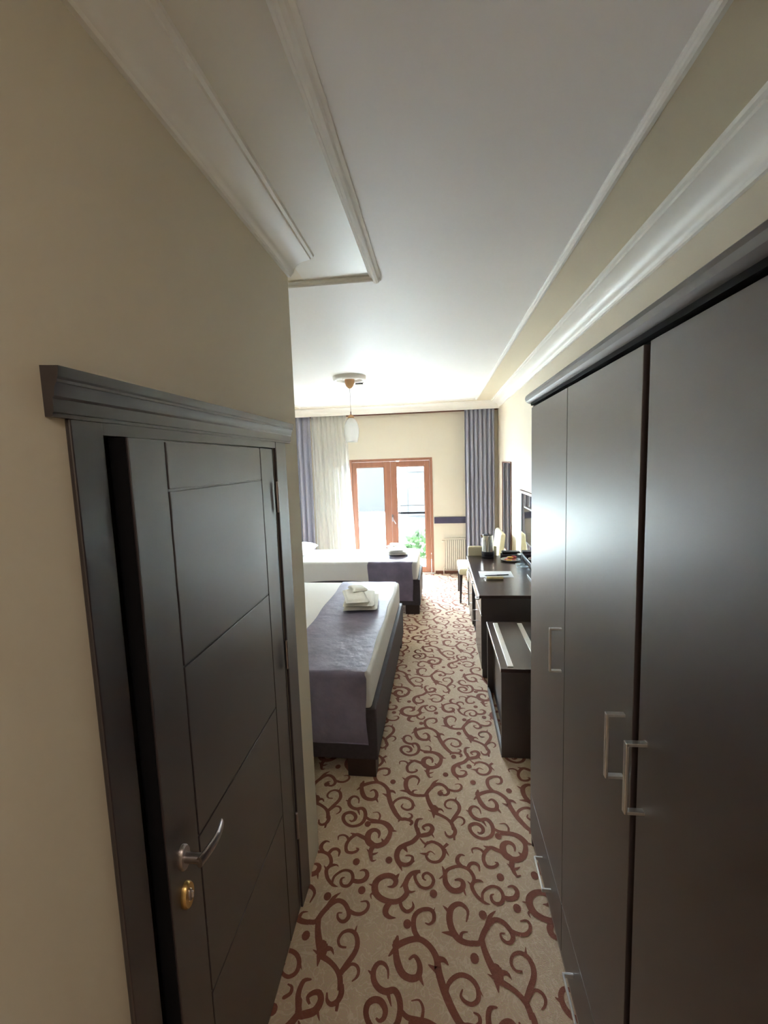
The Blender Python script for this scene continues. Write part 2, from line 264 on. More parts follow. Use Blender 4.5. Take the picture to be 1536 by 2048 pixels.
STROKES=[
('A',(0.0048,0.018,0.0232,0.0232,0.018),((-0.161,2.472),(-0.152,2.515),(-0.173,2.542),(-0.199,2.543),(-0.224,2.519),(-0.231,2.479),(-0.223,2.438),(-0.202,2.405),(-0.174,2.39),(-0.14,2.387))),
('A',(0.02,0.0016),((-0.227,2.504),(-0.258,2.532))),
('A',(0.024,0.0016),((-0.217,2.418),(-0.264,2.42))),
('A',(0.016,0.01,0.0024),((-0.19,2.392),(-0.182,2.424),(-0.157,2.431))),
('A',(0.018,0.0192,0.0192,0.0176,0.016,0.0136,0.0088,0.004),((-0.146,2.389),(-0.113,2.393),(-0.095,2.43),(-0.069,2.47),(-0.04,2.491),(-0.01,2.483),(0.013,2.456),(0.022,2.428),(0.011,2.407),(-0.007,2.404),(-0.023,2.417),(-0.026,2.436),(-0.008,2.439))),
('A',(0.016,0.0144,0.0128,0.0104,0.004),((0.017,2.451),(0.044,2.441),(0.072,2.442),(0.093,2.459),(0.099,2.482),(0.087,2.499),(0.061,2.494))),
('A',(0.02,0.016,0.0012),((-0.081,2.449),(-0.061,2.501),(-0.034,2.529))),
('A',(0.0184,0.02,0.024,0.032),((-0.105,2.413),(-0.097,2.368),(-0.08,2.321),(-0.057,2.281))),
('A',(0.036,0.032,0.028),((-0.061,2.307),(-0.055,2.282),(-0.057,2.259))),
('A',(0.024,0.012,0.0012),((-0.049,2.292),(-0.022,2.294),(-0.007,2.274))),
('A',(0.016,0.0012),((-0.063,2.271),(-0.095,2.285))),
('A',(0.02,0.0016),((-0.063,2.266),(-0.061,2.227))),
('A',(0.02,0.016,0.0152,0.0176,0.0176),((-0.051,2.264),(-0.016,2.248),(0.014,2.226),(0.034,2.199),(0.044,2.159))),
('A',(0.0176,0.0176,0.0152,0.012,0.0048),((0.043,2.177),(0.05,2.15),(0.041,2.125),(0.021,2.114),(0.004,2.124),(-0.003,2.148))),
('A',(0.012,0.008),((0.043,2.127),(0.044,2.095))),
('A',(0.0176,0.0176,0.0168,0.0144,0.0112,0.0096,0.0064),((0.033,2.212),(0.052,2.248),(0.074,2.289),(0.079,2.323),(0.065,2.358),(0.037,2.37),(0.01,2.358),(-0.001,2.33),(0.011,2.307),(0.037,2.305))),
('A',(0.012,0.0012),((0.059,2.36),(0.065,2.395))),
('A',(0.0078,0.0102,0.0108,0.009,0.0036),((0.044,2.22),(0.067,2.247),(0.09,2.244),(0.101,2.225),(0.096,2.205),(0.081,2.191))),
('T',(0.006,0.0144,0.0168,0.0192),((0.172,2.85),(0.146,2.842),(0.139,2.799),(0.157,2.749))),
('T',(0.015,0.022,0.023,0.02,0.017,0.013,0.007),((0.149,2.785),(0.158,2.742),(0.186,2.745),(0.214,2.758),(0.226,2.789),(0.214,2.811),(0.192,2.809),(0.176,2.793),(0.189,2.774))),
('T',(0.013,0.0015),((0.218,2.763),(0.237,2.73))),
('T',(0.02,0.023,0.023,0.021,0.017,0.011,0.006),((0.158,2.742),(0.128,2.7),(0.091,2.677),(0.062,2.652),(0.054,2.613),(0.065,2.579),(0.086,2.566),(0.111,2.568),(0.129,2.585),(0.132,2.609),(0.117,2.618),(0.097,2.615))),
('T',(0.022,0.002),((0.064,2.579),(0.087,2.531))),
('T',(0.023,0.003),((0.086,2.665),(0.105,2.635))),
('T',(0.0144,0.004),((0.122,2.573),(0.143,2.591))),
('T',(0.0056,0.0136,0.016,0.016,0.0144,0.0128,0.0088,0.0024),((0.164,2.722),(0.191,2.692),(0.223,2.707),(0.258,2.695),(0.28,2.669),(0.284,2.636),(0.266,2.603),(0.239,2.591),(0.21,2.6),(0.198,2.627),(0.218,2.65),(0.241,2.634))),
('T',(0.0136,0.0144),((0.279,2.673),(0.304,2.702))),
('T',(0.0136,0.0016),((0.288,2.667),(0.309,2.631))),
('T',(0.012,0.004),((0.203,2.703),(0.187,2.668))),
('T',(0.018,0.0015),((0.201,2.631),(0.165,2.635))),
('D',(0.004,0.0144,0.016,0.0176,0.0192),((0.303,2.521),(0.319,2.517),(0.337,2.534),(0.337,2.564),(0.319,2.58),(0.284,2.574),(0.259,2.551),(0.253,2.516),(0.261,2.481),(0.279,2.455))),
('D',(0.008,0.0012),((0.334,2.565),(0.342,2.591))),
('D',(0.0224,0.0216,0.02,0.02,0.0224,0.024,0.0216,0.0184,0.016,0.0096),((-0.493,2.438),(-0.468,2.456),(-0.429,2.473),(-0.394,2.476),(-0.357,2.454),(-0.33,2.415),(-0.32,2.362),(-0.297,2.299),(-0.268,2.244),(-0.241,2.211),(-0.215,2.211),(-0.188,2.204),(-0.177,2.188),(-0.187,2.172))),
('D',(0.02,0.0016),((-0.241,2.214),(-0.251,2.187))),
('D',(0.012,0.0112,0.004),((-0.201,2.209),(-0.181,2.225),(-0.183,2.245),(-0.201,2.252))),
('D',(0.016,0.024,0.0224,0.0208,0.0176,0.0136,0.0056),((-0.495,2.459),(-0.483,2.395),(-0.46,2.351),(-0.429,2.336),(-0.401,2.342),(-0.392,2.367),(-0.398,2.395),(-0.416,2.413),(-0.436,2.398))),
('D',(0.02,0.0012),((-0.397,2.353),(-0.376,2.315))),
('D',(0.028,0.0056),((-0.491,2.441),(-0.487,2.483))),
('D',(0.02,0.004),((-0.49,2.435),(-0.516,2.402))),
('D',(0.024,0.016,0.0024),((-0.329,2.409),(-0.301,2.409),(-0.284,2.392))),
('D',(0.024,0.0024),((-0.324,2.37),(-0.361,2.388))),
('D',(0.0096,0.0144,0.0152,0.0152,0.0144,0.0128,0.0104,0.004),((-0.294,2.283),(-0.289,2.323),(-0.266,2.352),(-0.234,2.365),(-0.2,2.354),(-0.18,2.327),(-0.181,2.293),(-0.203,2.276),(-0.227,2.281),(-0.242,2.298),(-0.234,2.319))),
('D',(0.0096,0.0012),((-0.179,2.329),(-0.163,2.303))),
('S',(0.004,0.012,0.016,0.0184,0.0192,0.0184,0.0168,0.0152,0.016,0.0184,0.0192,0.0136,0.0056),((-0.486,2.302),(-0.49,2.331),(-0.507,2.35),(-0.528,2.35),(-0.543,2.327),(-0.54,2.295),(-0.52,2.27),(-0.491,2.26),(-0.46,2.267),(-0.441,2.246),(-0.433,2.211),(-0.44,2.172),(-0.463,2.148),(-0.496,2.14),(-0.53,2.155),(-0.551,2.186),(-0.55,2.215),(-0.53,2.231),(-0.505,2.229),(-0.486,2.207),(-0.487,2.183),(-0.502,2.172),(-0.515,2.179))),
('S',(0.016,0.0024),((-0.541,2.307),(-0.565,2.322))),
('S',(0.016,0.0024),((-0.485,2.263),(-0.465,2.217))),
('S',(0.012,0.0152,0.0168,0.0192,0.0224),((-0.435,2.213),(-0.408,2.192),(-0.372,2.187),(-0.336,2.183),(-0.303,2.167),(-0.279,2.132))),
('S',(0.0102,0.0078,0.003),((-0.356,2.19),(-0.353,2.222),(-0.368,2.245),(-0.396,2.24))),
('S',(0.0152,0.016,0.0184,0.024,0.0272,0.0288,0.028,0.0224,0.016,0.0048),((0.284,2.154),(0.339,2.154),(0.374,2.132),(0.392,2.102),(0.389,2.067),(0.373,2.031),(0.346,2.011),(0.318,2.009),(0.293,2.023),(0.28,2.051),(0.284,2.086),(0.305,2.104),(0.327,2.099),(0.338,2.079),(0.336,2.054))),
('S',(0.021,0.0012),((0.395,2.109),(0.428,2.104))),
('S',(0.0176,0.0024),((0.366,2.034),(0.352,2.053))),
('S',(0.024,0.0204,0.018,0.0162,0.015,0.015,0.0138,0.012,0.0042),((0.318,2.009),(0.284,2.038),(0.248,2.057),(0.22,2.067),(0.199,2.049),(0.185,2.026),(0.179,1.995),(0.189,1.963),(0.214,1.957),(0.236,1.967),(0.243,1.981),(0.231,1.986))),
('S',(0.02,0.0016),((0.213,2.064),(0.185,2.074))),
('S',(0.012,0.0102,0.009,0.0036),((0.187,2.026),(0.173,2.049),(0.151,2.058),(0.129,2.049),(0.131,2.025))),
('S',(0.021,0.021,0.015,0.0108,0.003),((0.318,2.009),(0.308,1.976),(0.313,1.944),(0.323,1.921),(0.342,1.927))),
('S',(0.015,0.0012),((0.304,1.968),(0.286,1.984))),
('S',(0.012,0.0104,0.0024),((0.311,1.956),(0.329,1.96),(0.346,1.971))),
('F',(0.004,0.0136,0.0176,0.0176),((0.09,2.01),(0.071,2.013),(0.056,1.996),(0.055,1.971),(0.073,1.948))),
('F',(0.0162,0.0144,0.0144,0.015,0.015,0.0144),((-0.008,1.904),(0.006,1.926),(0.031,1.941),(0.061,1.95),(0.09,1.944),(0.111,1.929),(0.125,1.9),(0.124,1.873))),
('F',(0.0144,0.016,0.0136,0.004),((0.101,1.941),(0.114,1.966),(0.136,1.972),(0.153,1.958),(0.154,1.93))),
('F',(0.016,0.0232,0.0232,0.0232,0.02,0.0152,0.0048),((-0.006,1.908),(-0.005,1.865),(0.011,1.836),(0.034,1.824),(0.061,1.831),(0.074,1.849),(0.073,1.871),(0.057,1.881),(0.037,1.876))),
('F',(0.0132,0.0012),((0.073,1.838),(0.085,1.803))),
('F',(0.02,0.0032),((-0.005,1.904),(-0.019,1.943))),
('F',(0.015,0.0012),((-0.006,1.898),(-0.035,1.875))),
('F',(0.015,0.0156,0.015,0.0138,0.012,0.0018),((0.124,1.876),(0.113,1.853),(0.124,1.82),(0.142,1.797),(0.164,1.78),(0.186,1.775))),
('F',(0.02,0.008,0.0016),((0.124,1.878),(0.153,1.884),(0.167,1.876))),
('F',(0.0132,0.0012),((0.114,1.855),(0.095,1.876))),
('F',(0.009,0.0108,0.012,0.0132,0.0144,0.0138,0.0114,0.0042),((0.156,1.784),(0.157,1.82),(0.177,1.846),(0.203,1.86),(0.23,1.855),(0.244,1.834),(0.246,1.809),(0.233,1.785),(0.211,1.781),(0.196,1.794),(0.195,1.816),(0.208,1.823))),
('F',(0.0184,0.0192,0.0192,0.016,0.012,0.004),((0.249,1.811),(0.274,1.808),(0.299,1.817),(0.311,1.84),(0.305,1.861),(0.29,1.869),(0.272,1.862))),
('U',(0.004,0.0176,0.0224,0.0232,0.0248,0.0264,0.024,0.0216,0.02,0.02,0.02,0.0184,0.0144),((-0.267,1.817),(-0.243,1.82),(-0.231,1.841),(-0.239,1.862),(-0.262,1.873),(-0.291,1.867),(-0.317,1.845),(-0.325,1.814),(-0.315,1.781),(-0.288,1.759),(-0.252,1.749),(-0.218,1.752),(-0.192,1.77),(-0.177,1.797),(-0.186,1.829),(-0.18,1.861),(-0.163,1.89),(-0.14,1.902),(-0.121,1.906))),
('U',(0.018,0.0018),((-0.32,1.814),(-0.354,1.822))),
('U',(0.012,0.0078,0.0024),((-0.321,1.783),(-0.337,1.774),(-0.332,1.754))),
('U',(0.02,0.0024),((-0.234,1.863),(-0.219,1.887))),
('U',(0.02,0.0088,0.0016),((-0.179,1.803),(-0.158,1.801),(-0.139,1.808))),
('U',(0.016,0.0024),((-0.189,1.843),(-0.209,1.817))),
('U',(0.0138,0.0126,0.0126),((-0.134,1.904),(-0.146,1.882),(-0.137,1.853),(-0.118,1.829))),
('U',(0.0126,0.0132,0.0132,0.012,0.0108,0.0042),((-0.122,1.831),(-0.095,1.824),(-0.07,1.836),(-0.059,1.863),(-0.069,1.889),(-0.09,1.901),(-0.107,1.89),(-0.106,1.871),(-0.093,1.863))),
('U',(0.021,0.0228,0.021,0.015,0.0018),((-0.247,1.748),(-0.262,1.719),(-0.261,1.695),(-0.242,1.681),(-0.216,1.681))),
('U',(0.0132,0.0138,0.0138,0.0108,0.0024),((-0.204,1.752),(-0.195,1.728),(-0.173,1.712),(-0.152,1.722),(-0.145,1.739),(-0.151,1.758))),
]
DOTS=[(0.262, 0.692), (0.399, 0.485), (0.293, 0.321), (0.508, 0.191), (0.242, 0.462), (0.145, 0.279), (0.615, 0.333), (0.057, 1.299), (0.15, 1.213), (0.002, 1.127), (0.164, 1.071), (0.648, 0.946), (0.365, 1.019), (0.097, 0.107)]
# ------------------------------------------------------------------ room shell
XL, XR, YF, ZC = -.635, .965, 7.53, 2.82          # corridor wall, right wall, far wall, ceiling
XW, YB = -2.60, -1.20                             # bedroom's left wall, wall behind the camera
YP = 1.99                                         # end of the corridor wall
floor = struct(B(XW-.2, XR+.2, YB-.2, YF+.2, -.1, 0).build('floor', 'carpet'))
struct(B(XW-.2, XR+.2, YB-.2, YF+.2, ZC, ZC+.12).build('ceiling', 'ceiling'))
struct(B(XR, XR+.2, YB-.2, YF+.2, 0, ZC).build('wall_right', 'wall'))
struct(B(XW-.2, XW, YB-.2, YF+.2, 0, ZC).build('wall_left', 'wall'))
struct(B(XW, XR, YB-.2, YB, 0, ZC).build('wall_back', 'wall'))
DX0, DX1, DZ = -1.50, -.10, 1.975                 # French door opening
w = MB().box(XW, DX0, YF, YF+.2, 0, ZC).box(DX1, XR, YF, YF+.2, 0, ZC).box(DX0, DX1, YF, YF+.2, DZ, ZC)
struct(w.build('wall_far', 'wall'))
OY0, OY1, OZ = .784, 1.692, 2.01                  # corridor door opening
w = MB().box(XL-.12, XL, YB, OY0, 0, ZC).box(XL-.12, XL, OY1, YP, 0, ZC).box(XL-.12, XL, OY0, OY1, OZ, ZC)
struct(w.build('wall_corridor', 'wall'))
struct(B(XW, XL-.12, YP-.12, YP, 0, ZC).build('wall_partition', 'wall'))

# carpet swirls: tufted motifs, one ribbon per stroke, repeated over the floor
V1, V2 = (.679, -.022), (.005, 1.447)          # repeat of the pattern
TWIN = {'A': (.245, .667), 'D': (.29, .575), 'S': (.267, .60), 'T': (-.294, -.63)}
def carpet_pattern():
    mb = MB(); k = 0
    st = []
    for g, W, P in STROKES:
        st.append((W, P))
        if g in TWIN: st.append((W, [(x+TWIN[g][0], y+TWIN[g][1]) for x, y in P]))
    cell = MB()
    def inside(x, y):
        if y < .15 or y > YF or x > XR-.01: return False
        return x > XL if y < YP else x > -1.3
    for n, (W, P) in enumerate(st):
        c = catmull(P, 4); K = len(c); z = .0007+(n % 16)*.00003
        L = []; R = []
        for i, (x, y) in enumerate(c):
            a = c[max(i-1, 0)]; b = c[min(i+1, K-1)]; dx, dy = b[0]-a[0], b[1]-a[1]; d = math.hypot(dx, dy) or 1
            h = lerp_list(W, i/(K-1))*.59
            L.append((x-dy/d*h, y+dx/d*h)); R.append((x+dy/d*h, y-dx/d*h))
        for ix in range(-4, 5):
            for iy in range(-3, 6):
                ox, oy = ix*V1[0]+iy*V2[0], ix*V1[1]+iy*V2[1]
                if not inside(c[K//2][0]+ox, c[K//2][1]+oy) and not inside(c[0][0]+ox, c[0][1]+oy): continue
                vs = []; fs = []
                ok = [inside(c[i][0]+ox, c[i][1]+oy) for i in range(K)]
                for i in range(K): vs += [(L[i][0]+ox, L[i][1]+oy, z), (R[i][0]+ox, R[i][1]+oy, z)]
                for i in range(K-1):
                    if ok[i] and ok[i+1]: fs.append((2*i, 2*i+1, 2*i+3, 2*i+2))
                # rounded start
                if ok[0]:
                    m = len(vs); cx, cy = c[0][0]+ox, c[0][1]+oy; r = W[0]*.5
                    vs += [(cx+r*math.cos(2*PI*q/8), cy+r*math.sin(2*PI*q/8), z+.00001) for q in range(8)]; fs.append(tuple(range(m, m+8)))
                mb.add(vs, fs)
    for (x, y) in DOTS:
        for ix in range(-4, 3):
            for iy in range(-2, 6):
                cx, cy = x+ix*V1[0]+iy*V2[0], y+ix*V1[1]+iy*V2[1]
                if inside(cx, cy): mb.add([(cx+.017*math.cos(2*PI*q/12), cy+.020*math.sin(2*PI*q/12), .0011) for q in range(12)], [tuple(range(12))])
    o = mb.build('carpet_pattern', 'swirl', floor); o['kind'] = 'stuff'
    return o
carpet_pattern()

# cornices (plaster coving) and the moulded frame on the ceiling
COVE = [(0, 0), (.012, 0), (.016, .008), (.022, .012), (.026, .018)]
for i in range(1, 8):
    a = i/8*PI/2; COVE.append((.026+.070*(1-math.cos(a)), .018+.044*math.sin(a)))
COVE += [(.096, .064), (.104, .064), (.106, .072), (.118, .073), (.122, .085), (0, .085)]
def cove(path, axes, name, s=1.0):
    return struct(MB().sweep([(a*s, b*s) for a, b in COVE], path, axes).build(name, 'plaster', smooth=True, angle=25))
Z3 = Vector((0, 0, 1))
cove([(XL, YB, ZC-.085), (XL, YP+.005, ZC-.085)], [(Vector((1, 0, 0)), Z3)]*2, 'trim_1')
cove([(XR, YB, ZC-.102), (XR, YF-.05, ZC-.102)], [(Vector((-1, 0, 0)), Z3)]*2, 'trim_2', 1.2)
# pelmet in front of the curtain recess, with the coving on its face
YPM = 7.30
struct(MB().box(XW, XR, YPM, YPM+.03, 2.700, ZC).build('trim_3', 'plaster'))
cove([(XW, YPM, ZC-.085), (XR-.02, YPM, ZC-.085)], [(Vector((0, -1, 0)), Z3)]*2, 'trim_4')
BEAD = [(-.022, 0), (-.022, -.007), (-.017, -.010), (-.013, -.011), (-.009, -.018), (0, -.021), (.009, -.018), (.013, -.011), (.017, -.010), (.022, -.007), (.022, 0)]
def bead(p, q, name, s=1.0):
    d = (Vector(q)-Vector(p)).normalized(); side = d.cross(Z3)
    return struct(MB().sweep([(a*s, b*s) for a, b in BEAD], [p, q], [(side, Z3)]*2).build(name, 'plaster', smooth=True, angle=25))
bead((.585, YB, ZC), (.585, 7.0, ZC), 'trim_5', .9)
bead((-.285, YB, ZC), (-.285, 2.30, ZC), 'trim_6', 1.25)
bead((-.26, 2.275, ZC), (-2.14, 2.275, ZC), 'trim_7', 1.1)
bead((-2.14, 2.25, ZC), (-2.14, 7.0, ZC), 'trim_8', .9)
bead((-2.16, 6.98, ZC), (.605, 6.98, ZC), 'trim_9', .9)
# cream painted border between the moulded frame and the coving
def border(x0, x1, y0, y1, name): return struct(B(x0, x1, y0, y1, ZC-.003, ZC).build(name, 'cream_ceiling'))
border(.585, XR, YB, YPM, 'trim_10')
struct(B(XL, -.285, YB, 2.275, ZC-.003, ZC).build('trim_11', 'pale_ceiling'))
border(XW, -.635, YP, 2.275, 'trim_12'); border(XW, -2.14, 2.275, YPM, 'trim_13'); border(-2.14, .585, 6.98, YPM, 'trim_14')
# baseboards and the dark rail on the far wall
struct(B(DX1+.02, XR, YF-.012, YF, 0, .05, b=.003).build('baseboard_far', 'baseboard'))
struct(B(XW, DX0-.02, YF-.012, YF, 0, .05, b=.003).build('baseboard_far_left', 'baseboard'))
struct(B(XR-.012, XR, 3.6, YF-.012, 0, .05, b=.003).build('baseboard_right', 'baseboard'))
struct(B(-.085, .60, YF-.018, YF, .864, .972, b=.004).build('trim_15', 'rail'))

# ------------------------------------------------------------------ corridor door
d1 = sroot('door_1', (XL, 1.23, 0))
CX = -.624                                                     # face of the casing
for y0, y1 in ((.709, .786), (1.690, 1.805)):
    B(XL, CX, y0, y1, 0, 2.013, b=.003).build('casing', 'wenge_door', d1)
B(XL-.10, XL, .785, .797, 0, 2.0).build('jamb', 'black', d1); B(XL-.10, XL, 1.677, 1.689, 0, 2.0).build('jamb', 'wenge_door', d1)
B(XL-.10, CX-.002, .786, 1.690, 1.988, 2.012).build('head_jamb', 'wenge_door', d1)
LP = [(0, 2.012), (.014, 2.012), (.014, 2.018), (.017, 2.019), (.017, 2.041), (.021, 2.045), (.021, 2.049), (.0225, 2.058), (.027, 2.066), (.0285, 2.0665), (.0285, 2.0715), (.031, 2.075), (.033, 2.086), (.033, 2.092), (0, 2.094)]
MB().sweep([(a, z) for a, z in LP], [(XL, .672, 0), (XL, 1.858, 0)], [(Vector((1, 0, 0)), Z3)]*2).build('lintel_crown', 'wenge_door', d1, smooth=True, angle=25)
ANG = math.radians(2.0); HY = 1.672; HX = -.632                # hinge line: the leaf stands slightly ajar
def ajar(p):                                                   # door-leaf coordinates -> room (rotate about the hinge line)
    dy = p[1]-HY; dx = p[0]-HX
    return Vector((HX+dx*math.cos(ANG)-dy*math.sin(ANG), HY+dy*math.cos(ANG)+dx*math.sin(ANG), p[2]))
LY0 = .820
leaf = B(HX-.040, HX-.004, LY0+.003, HY, .008, 1.985, fn=ajar).build('door_leaf', 'wenge_door', d1)
g = .0028
G1, G2 = .948, 1.540
ZS = [.010, .570, 1.012, 1.452, 1.872, 1.984]
B(HX-.006, HX, LY0, G1-g, .008, 1.985, b=.0015, fn=ajar).build('stile', 'wenge_door', leaf)
B(HX-.006, HX, G2+g, HY, .008, 1.985, b=.0015, fn=ajar).build('stile', 'wenge_door', leaf)
for a, b_ in zip(ZS, ZS[1:]):
    B(HX-.006, HX, G1+g, G2-g, a+g, b_-g, b=.0015, fn=ajar).build('panel', 'wenge_door', leaf)
B(HX-.0395, HX-.0065, G1-.004, G2+.004, .009, 1.984, fn=ajar).build('groove_backing', 'black', leaf)
B(HX-.0405, HX-.0062, LY0, LY0+.003, .008, 1.985, fn=ajar).build('edge_shade', 'black', leaf)  # near-black strip painting in the shade on the leaf's free edge
for z in (1.80, 1.165, .415):
    MB().tube([(CX+.006, 1.662, z-.06), (CX+.006, 1.662, z-.057), (CX+.006, 1.662, z+.057), (CX+.006, 1.662, z+.06)], [.004, .0065, .0065, .004], 10).build('hinge', 'dull_metal', d1, smooth=True)
def disc(cx, y, z, ry, rz, t, mb=None, n=28, tilt=0):
    """upright oval plate lying against the leaf, its face towards +x"""
    mb = mb or MB(); vs = []; fs = []
    prof = [(0, 0), (1, 0), (1, t*.6), (.9, t), (0, t)]
    for i in range(n):
        a = 2*PI*i/n
        for r, h in prof: vs.append(ajar((cx+h, y+r*ry*math.cos(a), z+r*rz*math.sin(a))))
    k = len(prof)
    for i in range(n):
        j = (i+1) % n
        for q in range(k-1): fs.append((i*k+q, j*k+q, j*k+q+1, i*k+q+1))
    return mb.add(vs, fs)
HYD, HZD = .872, 1.030
ro = disc(HX, HYD, HZD, .020, .030, .010).build('rose_plate', 'dull_metal', d1, smooth=True)
lv = MB().tube([ajar((HX+.006, HYD, HZD)), ajar((HX+.026, HYD, HZD)), ajar((HX+.046, HYD, HZD))], .011, 14)
pts = catmull([(HX+.046, HYD-.010, HZD-.002), (HX+.052, HYD+.015, HZD-.001), (HX+.056, HYD+.05, HZD+.000), (HX+.052, HYD+.085, HZD-.002), (HX+.040, HYD+.118, HZD-.012)], 5)
sec = [(math.cos(2*PI*i/12), math.sin(2*PI*i/12)) for i in range(12)]
n_ = len(pts)
lv.sweep([(a, b) for a, b in sec], [ajar(p) for p in pts], [(Vector((1, 0, 0))*(.0075-.002*i/n_), Vector((0, 0, 1))*(.0135-.004*(i/n_)**2)) for i in range(n_)])
lv.build('lever_handle', 'dull_metal', d1, smooth=True)
ck = disc(HX, HYD, .934, .021, .032, .011).build('lock_plate', 'brass', d1, smooth=True)
kc = MB(); disc(HX+.0105, HYD, .936, .008, .015, .004, kc); kc.build('lock_cylinder', 'dull_metal', d1, smooth=True)
kc = MB(); kc.box(HX+.014, HX+.020, HYD-.0025, HYD+.0025, .929, .945, b=.002, fn=ajar).build('thumb_turn', 'chrome', d1)

# ------------------------------------------------------------------ French door to the balcony
d2 = sroot('door_2', (-.8, YF, 0))
f = MB().box(DX0, DX0+.045, YF-.005, YF+.075, .02, DZ, b=.004).box(DX1-.045, DX1, YF-.005, YF+.075, .02, DZ, b=.004).box(DX0+.045, DX1-.045, YF-.005, YF+.075, DZ-.045, DZ, b=.004)
f.build('door_frame', 'redwood', d2)
B(DX0, DX1, YF-.03, YF+.2, 0, .022, b=.004).build('threshold', 'china', d2)
for x0, x1, gl0, gl1 in ((DX0+.047, -.802, -1.387, -.908), (-.798, DX1-.047, -.705, -.228)):
    lf = MB().box(x0, gl0, YF, YF+.055, .024, DZ-.048, b=.006).box(gl1, x1, YF, YF+.055, .024, DZ-.048, b=.006)
    lf.box(gl0-.002, gl1+.002, YF, YF+.055, 1.842, DZ-.048, b=.006).box(gl0-.002, gl1+.002, YF, YF+.055, .024, .108, b=.006)
    lo = lf.build('door_leaf', 'redwood', d2)
    bd = MB().box(gl0, gl0+.012, YF+.008, YF+.022, .108, 1.842).box(gl1-.012, gl1, YF+.008, YF+.022, .108, 1.842).box(gl0+.012, gl1-.012, YF+.008, YF+.022, 1.83, 1.842).box(gl0+.012, gl1-.012, YF+.008, YF+.022, .108, .12)
    bd.build('glazing_bead', 'redwood', lo)
    B(gl0, gl1, YF+.024, YF+.030, .108, 1.842).build('pane', 'pane', lo)
h = MB().box(-.803, -.773, YF-.012, YF, .91, 1.03, b=.006).tube([(-.788, YF-.01, .975), (-.788, YF-.05, .972)], .008).tube([(-.788, YF-.05, .975), (-.775, YF-.052, .95), (-.735, YF-.05, .872)], [.009, .009, .007])
h.build('door_handle', 'dull_metal', d2, smooth=True)
# balcony and what lies beyond
struct(B(-4.2, 2.6, YF+.2, 8.75, -.16, -.02).build('balcony_floor', 'terrace'))
struct(B(-4.2, 2.6, YF+.2, 8.75, 2.62, 2.80).build('added_overhang', 'plaster'))  # unseen overhang added to block steep sky light near the door
rl = thing('balcony_railing', 'dark slim metal railing along the balcony edge', 'railing', (-.8, 8.7, 0))
B(-.955, 2.6, 8.67, 8.71, .90, .935, b=.006).build('handrail', 'rail_metal', rl)
B(-.955, 2.6, 8.684, 8.694, 1.06, 1.068).build('top_wire', 'rail_metal', rl)
B(-4.2, -.96, 8.684, 8.696, .02, .95).build('glass_panel', 'pane', rl)
for x in (-.935, 0.75, 2.0):
    B(x-.018, x+.018, 8.672, 8.708, -.02, .90).build('post', 'rail_metal', rl)
struct(B(-60, 60, 8.75, 90, -3.6, -3.5).build('street', 'street'))
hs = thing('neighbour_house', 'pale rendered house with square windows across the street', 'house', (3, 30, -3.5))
B(-2.6, 9, 30, 38, -3.5, 7.2).build('house_wall', 'dimmed_render', hs)
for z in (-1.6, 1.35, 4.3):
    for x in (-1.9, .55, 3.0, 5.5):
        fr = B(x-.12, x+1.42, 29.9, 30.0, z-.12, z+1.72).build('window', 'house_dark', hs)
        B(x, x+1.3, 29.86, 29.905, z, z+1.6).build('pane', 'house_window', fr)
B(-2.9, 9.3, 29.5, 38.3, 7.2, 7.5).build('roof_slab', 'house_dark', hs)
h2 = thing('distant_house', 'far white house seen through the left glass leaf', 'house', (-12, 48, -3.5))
B(-16, -5.2, 48, 56, -3.5, 4.2).build('house_wall', 'dimmed_render', h2)
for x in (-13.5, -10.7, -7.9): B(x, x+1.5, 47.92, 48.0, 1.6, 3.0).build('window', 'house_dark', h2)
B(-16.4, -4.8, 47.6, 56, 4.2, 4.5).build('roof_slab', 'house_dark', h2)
def shrub(x, y, z0, r, hgt, label):
    mb = MB(); rnd = random.Random(int(x*100+y*7))
    for i in range(420):
        u = rnd.random()*2*PI; v = math.acos(2*rnd.random()-1); q = r*(.5+.5*rnd.random()**.4)
        p = Vector((x+q*math.cos(u)*math.sin(v), y+q*math.sin(u)*math.sin(v), z0+hgt/2+hgt/2*(q/r)*math.cos(v)))
        a = Vector((rnd.uniform(-1, 1), rnd.uniform(-1, 1), rnd.uniform(-1, 1))).normalized(); b = a.orthogonal().normalized(); s = r*.16
        mb.add([p-a*s, p+b*s*.5, p+a*s, p-b*s*.5], [(0, 1, 2, 3)])
    t = thing('garden_shrub', label, 'shrub', (x, y, z0)); fo = mb.build('foliage', 'leaf', t); fo['kind'] = 'stuff'
    MB().tube([(x, y, z0), (x+.02, y, z0+hgt*.5)], [.06*r, .03*r], 8).build('stem', 'wood', t)
shrub(-.55, 17.5, -3.5, 1.1, 2.7, 'green shrub seen through the upper right pane below the railing')
shrub(.15, 13.0, -3.5, .95, 2.1, 'lower green shrub seen just above the far bed corner')

